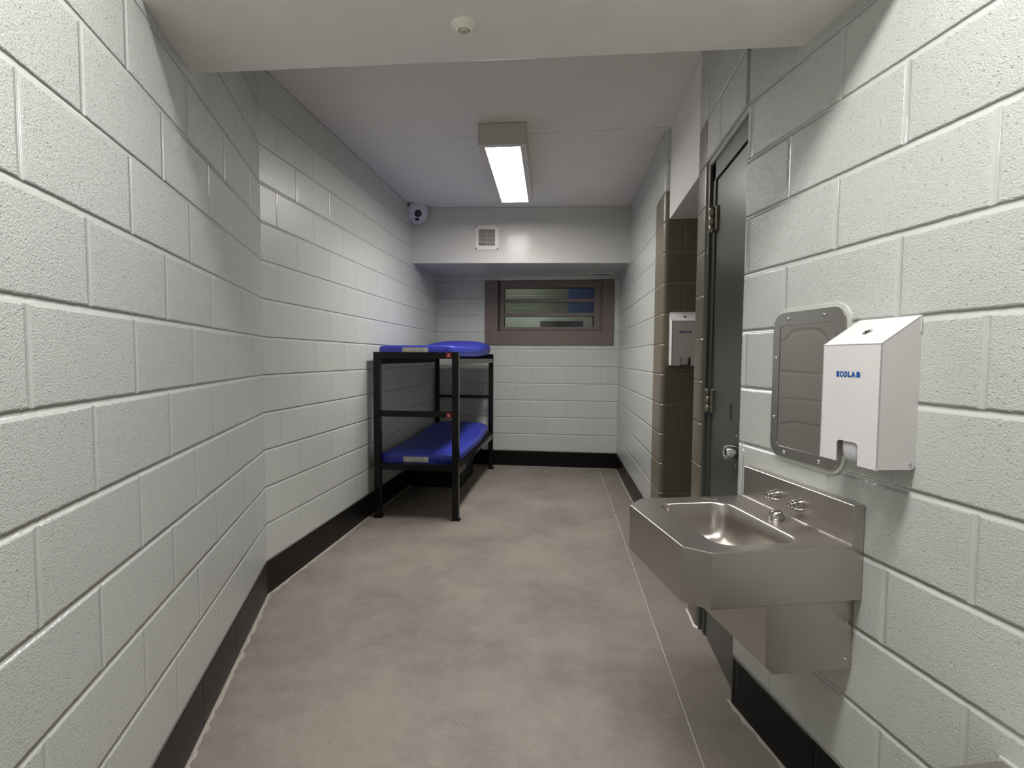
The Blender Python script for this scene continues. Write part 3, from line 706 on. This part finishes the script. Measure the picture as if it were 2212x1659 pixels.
# ---------------------------------------------------------------- soap dispensers
def text_mesh(body, height, offset, extrude):
    cu = bpy.data.curves.new('text', 'FONT'); cu.body = body; cu.align_x = 'CENTER'; cu.align_y = 'CENTER'
    cu.size = 1.0; cu.offset = offset; cu.extrude = 0.0; cu.space_character = 0.93; cu.resolution_u = 6
    ob = bpy.data.objects.new('text', cu); C.collection.objects.link(ob)
    dg = bpy.context.evaluated_depsgraph_get(); me = bpy.data.meshes.new_from_object(ob.evaluated_get(dg))
    bpy.data.objects.remove(ob)
    ys = [v.co.y for v in me.vertices]; xs = [v.co.x for v in me.vertices]
    return me, (min(xs), max(xs), min(ys), max(ys))
def dispenser(loc, rz, label):
    r = empty('soap_dispenser', loc, rz, label, 'dispenser', 'white wall-mounted soap dispensers')
    w = .0885; D = .100; HT = .357; HF = .292; t = .003
    m = MB()
    notch = [(w, 0.0), (.033, 0.0), (.033, .040)] + [(.033 - .012 + .012 * math.cos(a), .044 + .010 * math.sin(a)) for a in [math.pi / 12 * k for k in range(7)]] + \
            [(-.033 + .012 - .012 * math.sin(a), .044 + .010 * math.cos(a)) for a in [math.pi / 12 * k for k in range(7)]] + [(-.033, 0.0), (-w, 0.0), (-w, HF), (w, HF)]
    m.prism(notch, [], lambda a, b: (a, D, b), lambda a, b: (a, D - t, b))
    side = [(0, .006), (.008, .0), (D, 0), (D, HF), (0.0, HT)]
    side = [(0.0, .012), (.004, .003), (.012, 0.0), (D, 0.002), (D, HF), (0.0, HT)]
    for x0, x1 in ((-w, -w + t), (w - t, w)):
        m.prism(side, [], lambda a, b: (x0, a, b), lambda a, b: (x1, a, b))
    top = [(0.0, HT), (D, HF), (D, HF - t), (0.0, HT - t)]
    m.prism(top, [], lambda a, b: (-w, a, b), lambda a, b: (w, a, b))
    m.build('cover', M_white, r)
    MB().box((-w + .004, 0, .006), (w - .004, .003, HT - .006)).build('back_plate', M_sealant, r)
    MB().box((-w - .0025, 0, HT - .040), (-w + .002, .004, HT - .001)).build('clip', M_sealant, r, bevel=.001)
    # pump body behind the notch
    m = MB().rings([[(a, b + .003, z) for a, b in rrect(-.025 - e, .025 + e, .036 - e, .089 + e, .014, 5)] for e, z in ((-.012, .004), (-.004, .006), (.0, .012), (.002, .03), (.003, .09))])
    m.build('nozzle', M_nozzle, r)
    MB().box((-w + .004, .010, .060), (w - .004, D - .005, .070)).build('inner_shelf', M_dark, r)
    MB().box((-w + .0035, .006, .004), (w - .0035, .028, .060)).build('inner_back', M_dark, r)
    ang = math.atan2(HT - HF, D)
    mt = Matrix.Translation((0, D * .56, HT - (HT - HF) * .56)) @ Matrix.Rotation(-(math.pi / 2 - math.atan2(D, HT - HF)) - 0, 4, 'X')
    lk = MB().lathe([(0, -.001), (.0115, -.001), (.0115, .002), (.0095, .0026), (.0088, .0012), (0, .0012)], mt, 24).build('lock', M_chrome, r)
    q = MB().box((-.006, -.0017, .0012), (.006, .0017, .0022)); q.v = [tuple(mt @ Vector(p)) for p in q.v]; q.build('keyhole', M_dark, lk)
    for sx in (-1, 1):
        sc_ = MB().lathe([(0, 0), (.0045, 0), (.004, .0016), (.0022, .0018), (.002, .0006), (0, .0006)], Matrix.Translation((sx * w, .014, .014)) @ Matrix.Rotation(sx * math.pi / 2, 4, 'Y'), 14).build('screw', M_chrome, r)
    # lettering on the front
    m = MB()
    for ch, a0, a1 in (('E', 0, 125), ('C', 145, 262), ('O', 280, 452), ('L', 470, 592), ('A', 600, 782), ('B', 815, 967)):
        g, (x0, x1, y0, y1) = text_mesh(ch, 1, .075, 0)
        hh = .0146 if ch in 'CO' else .0138
        vs = []
        for v in g.vertices:
            u = a0 + (v.co.x - x0) / (x1 - x0) * (a1 - a0)
            vs.append((-(u / 967 - .5) * .0735 + .004, D + .0006, (v.co.y - (y0 + y1) / 2) / (y1 - y0) * hh + .2185))
        m.add(vs, [tuple(p.vertices) for p in g.polygons]); bpy.data.meshes.remove(g)
    tmp = m.build('lettering', M_blue_ink, r); tmp['label'] = 'blue capital lettering'
    # white spark in the letter O, registered dot
    m = MB()
    for a in (0.9, -0.9):
        c, s_ = math.cos(a), math.sin(a)
        q = [(-.0042, 0), (0, -.0009), (.0042, 0), (0, .0009)]
        q = [(c * p - s_ * q_ + .01294, s_ * p + c * q_ + .2185) for p, q_ in q]
        m.prism(q, [], lambda a_, b_: (a_, D + .0013, b_), lambda a_, b_: (a_, D + .0008, b_))
    m.build('letter_spark', M_white, r)
    MB().lathe([(0, 0), (.0010, 0), (.0010, .0004), (0, .0004)], Matrix.Translation((-.0360, D, .2245)) @ Matrix.Rotation(-math.pi / 2, 4, 'X'), 10).build('trademark_dot', M_nozzle, r)
    return r
dx, dy = RN(-0.1655)
dispenser((dx, dy, 1.052), SA, 'white soap dispenser with blue lettering beside the mirror above the sink')
dispenser((0.7255, AY, 1.262), math.pi, 'white soap dispenser on the dark tan block wall of the alcove')

# ---------------------------------------------------------------- steel fixture at the right edge
fx, fy = RN(-0.79)
fx_ = empty('wall_fixture', (fx, fy, 0.0), SA, 'stainless steel wall fixture, only its top corner showing near the floor', 'fixture')
MB().box((-.325, -.0, .500), (.325, .36, .528)).build('top', M_steel, fx_, bevel=.004, seg=3)
MB().prism([(0, .10), (.20, .10), (.30, .50), (0, .50)], [], lambda a, b: (-.28, a, b), lambda a, b: (.28, a, b)).build('body', M_steel, fx_, bevel=.003)
MB().box((-.33, -.004, .496), (.33, .004, .534)).build('sealant', M_sealant, fx_, bevel=.002)

# ---------------------------------------------------------------- corner camera
axis = Vector((0.52, -0.72, -0.46)).normalized()
cc = empty('security_camera', (-1.566, 4.945, 2.744), 0, 'white round corner camera with a dark lens below the ceiling', 'camera')
cc.rotation_mode = 'QUATERNION'
up = Vector((0, 0, 1)); zax = axis; xax = up.cross(zax).normalized(); yax = zax.cross(xax)
rm = Matrix((xax, yax, zax)).transposed(); cc.rotation_quaternion = rm.to_quaternion(); cc.scale = (1.08, 1.08, 1.0)
MB().lathe([(0, -.12), (.03, -.12), (.085, -.05), (.103, -.02), (.106, -.004), (.104, .0)], n=40).build('housing', M_camhouse, cc)
MB().lathe([(0, -.004), (.101, -.004), (.101, .003), (.099, .0055), (.046, .0085), (.040, .0085), (0, .006)], n=44).build('face_plate', M_camw, cc)
MB().lathe([(0, .004), (.0345, .004), (.0345, .0095), (.030, .014), (.018, .019), (0, .021)], n=30).build('lens', M_lens, cc)
MB().box((-.021, -.066, .004), (.017, -.043, .0088)).build('sensor_window', M_lens, cc, bevel=.001)
MB().box((-.009, -.0405, .006), (.006, -.0375, .0088)).build('vent_slit', M_lens, cc)
for k in range(6):
    a = math.radians(65 + 60 * k)
    MB().lathe([(0, .004), (.0042, .004), (.0036, .0075), (0, .0078)], Matrix.Translation((.091 * math.cos(a), .091 * math.sin(a), 0)), 10).build('screw', M_hinge, cc)

# ---------------------------------------------------------------- vent grille on the soffit face, linear grille beneath it
va = math.atan2(5.224 - 5.024, 2.40)
vx = -0.892; vy = 5.024 + (vx + 1.72) * (0.2 / 2.40)
vg = empty('vent_grille', (vx, vy, 2.5215), va, 'square white louvred vent screwed to the soffit face', 'vent')
o_ = 0.1225; i_ = 0.083
MB().prism([(-o_, -o_), (o_, -o_), (o_, o_), (-o_, o_)], [[(-i_, -i_), (i_, -i_), (i_, i_), (-i_, i_)]], lambda a, b: (a, -.009, b), lambda a, b: (a, .002, b)).build('face_plate', M_grille, vg, bevel=.0012)
MB().box((-i_ - .002, -.0005, -i_ - .002), (i_ + .002, .001, i_ + .002)).build('backing', M_dark, vg)
for k in range(13):
    z = -i_ + .0062 + k * .0128
    q = [(-.0055, z - .0040), (-.0055, z - .0025), (-.0008, z + .0048), (-.0008, z + .0033)]
    MB().prism(q, [], lambda a, b: (-i_, a, b), lambda a, b: (i_, a, b)).build('slat', M_slat, vg)
MB().box((-.003, -.0058, -i_), (.003, -.001, i_)).build('mullion', M_slat, vg)
for a in (-1, 1):
    for b in (-1, 1):
        MB().lathe([(0, .0), (.0075, 0), (.006, .003), (0, .0036)], Matrix.Translation((a * .110, -.009, b * .110)) @ Matrix.Rotation(math.pi / 2, 4, 'X'), 12).build('screw', M_hinge, vg)
lg = empty('ceiling_grille', (0.302, 5.875, 2.265), 0, 'narrow slotted grille under the soffit above the window', 'vent')
MB().prism([(-.125, -.085), (.125, -.085), (.125, .085), (-.125, .085)], [[(-.092, -.028), (.092, -.028), (.092, .05), (-.092, .05)]], lambda a, b: (a, b, -.006), lambda a, b: (a, b, .001)).build('face_plate', M_grille, lg, bevel=.001)
MB().box((-.093, -.03, -.0015), (.093, .052, -.0005)).build('backing', M_dark, lg)
for k in range(14):
    x = -.087 + k * .0134
    MB().box((x - .003, -.028, -.005), (x + .003, .05, -.0018)).build('slat', M_slat, lg)
for a in (-1, 1):
    MB().lathe([(0, 0), (.007, 0), (.005, .003), (0, .0035)], Matrix.Translation((a * .112, .0, -.006)) @ Matrix.Rotation(math.pi, 4, 'X'), 12).build('screw', M_hinge, lg)

# ---------------------------------------------------------------- sprinkler cover under the beam, plug in the ceiling
sp_ = empty('sprinkler_cover', (-0.323, 1.455, 2.254), 0, 'small cream round sprinkler cover under the white beam', 'sprinkler')
fl = Matrix.Rotation(math.pi, 4, 'X')
MB().lathe([(0, 0), (.0375, 0), (.0375, .0025), (.034, .006), (.019, .0165), (.0165, .0172), (.0155, .0145), (0, .0145)], fl, 40).build('escutcheon', M_cream, sp_)
MB().lathe([(0, .0143), (.0155, .0143), (.0155, .0152), (0, .0152)], fl, 30).build('ring_gap', M_dark, sp_)
MB().lathe([(0, .014), (.0137, .014), (.0137, .0165), (0, .0168)], fl, 30).build('cap', M_fixture, sp_)
MB().box((-.0015, -.002, -.0178), (.0015, .002, -.0160)).build('mark', M_hinge, sp_)
pg = empty('ceiling_plug', (0.278, 3.486, ZC), 0, 'tiny painted plug on the ceiling joint right of the light', 'plug')
MB().lathe([(0, 0), (.012, 0), (.011, .008), (.006, .011), (0, .012)], fl, 16).build('cap', M_ceil, pg)
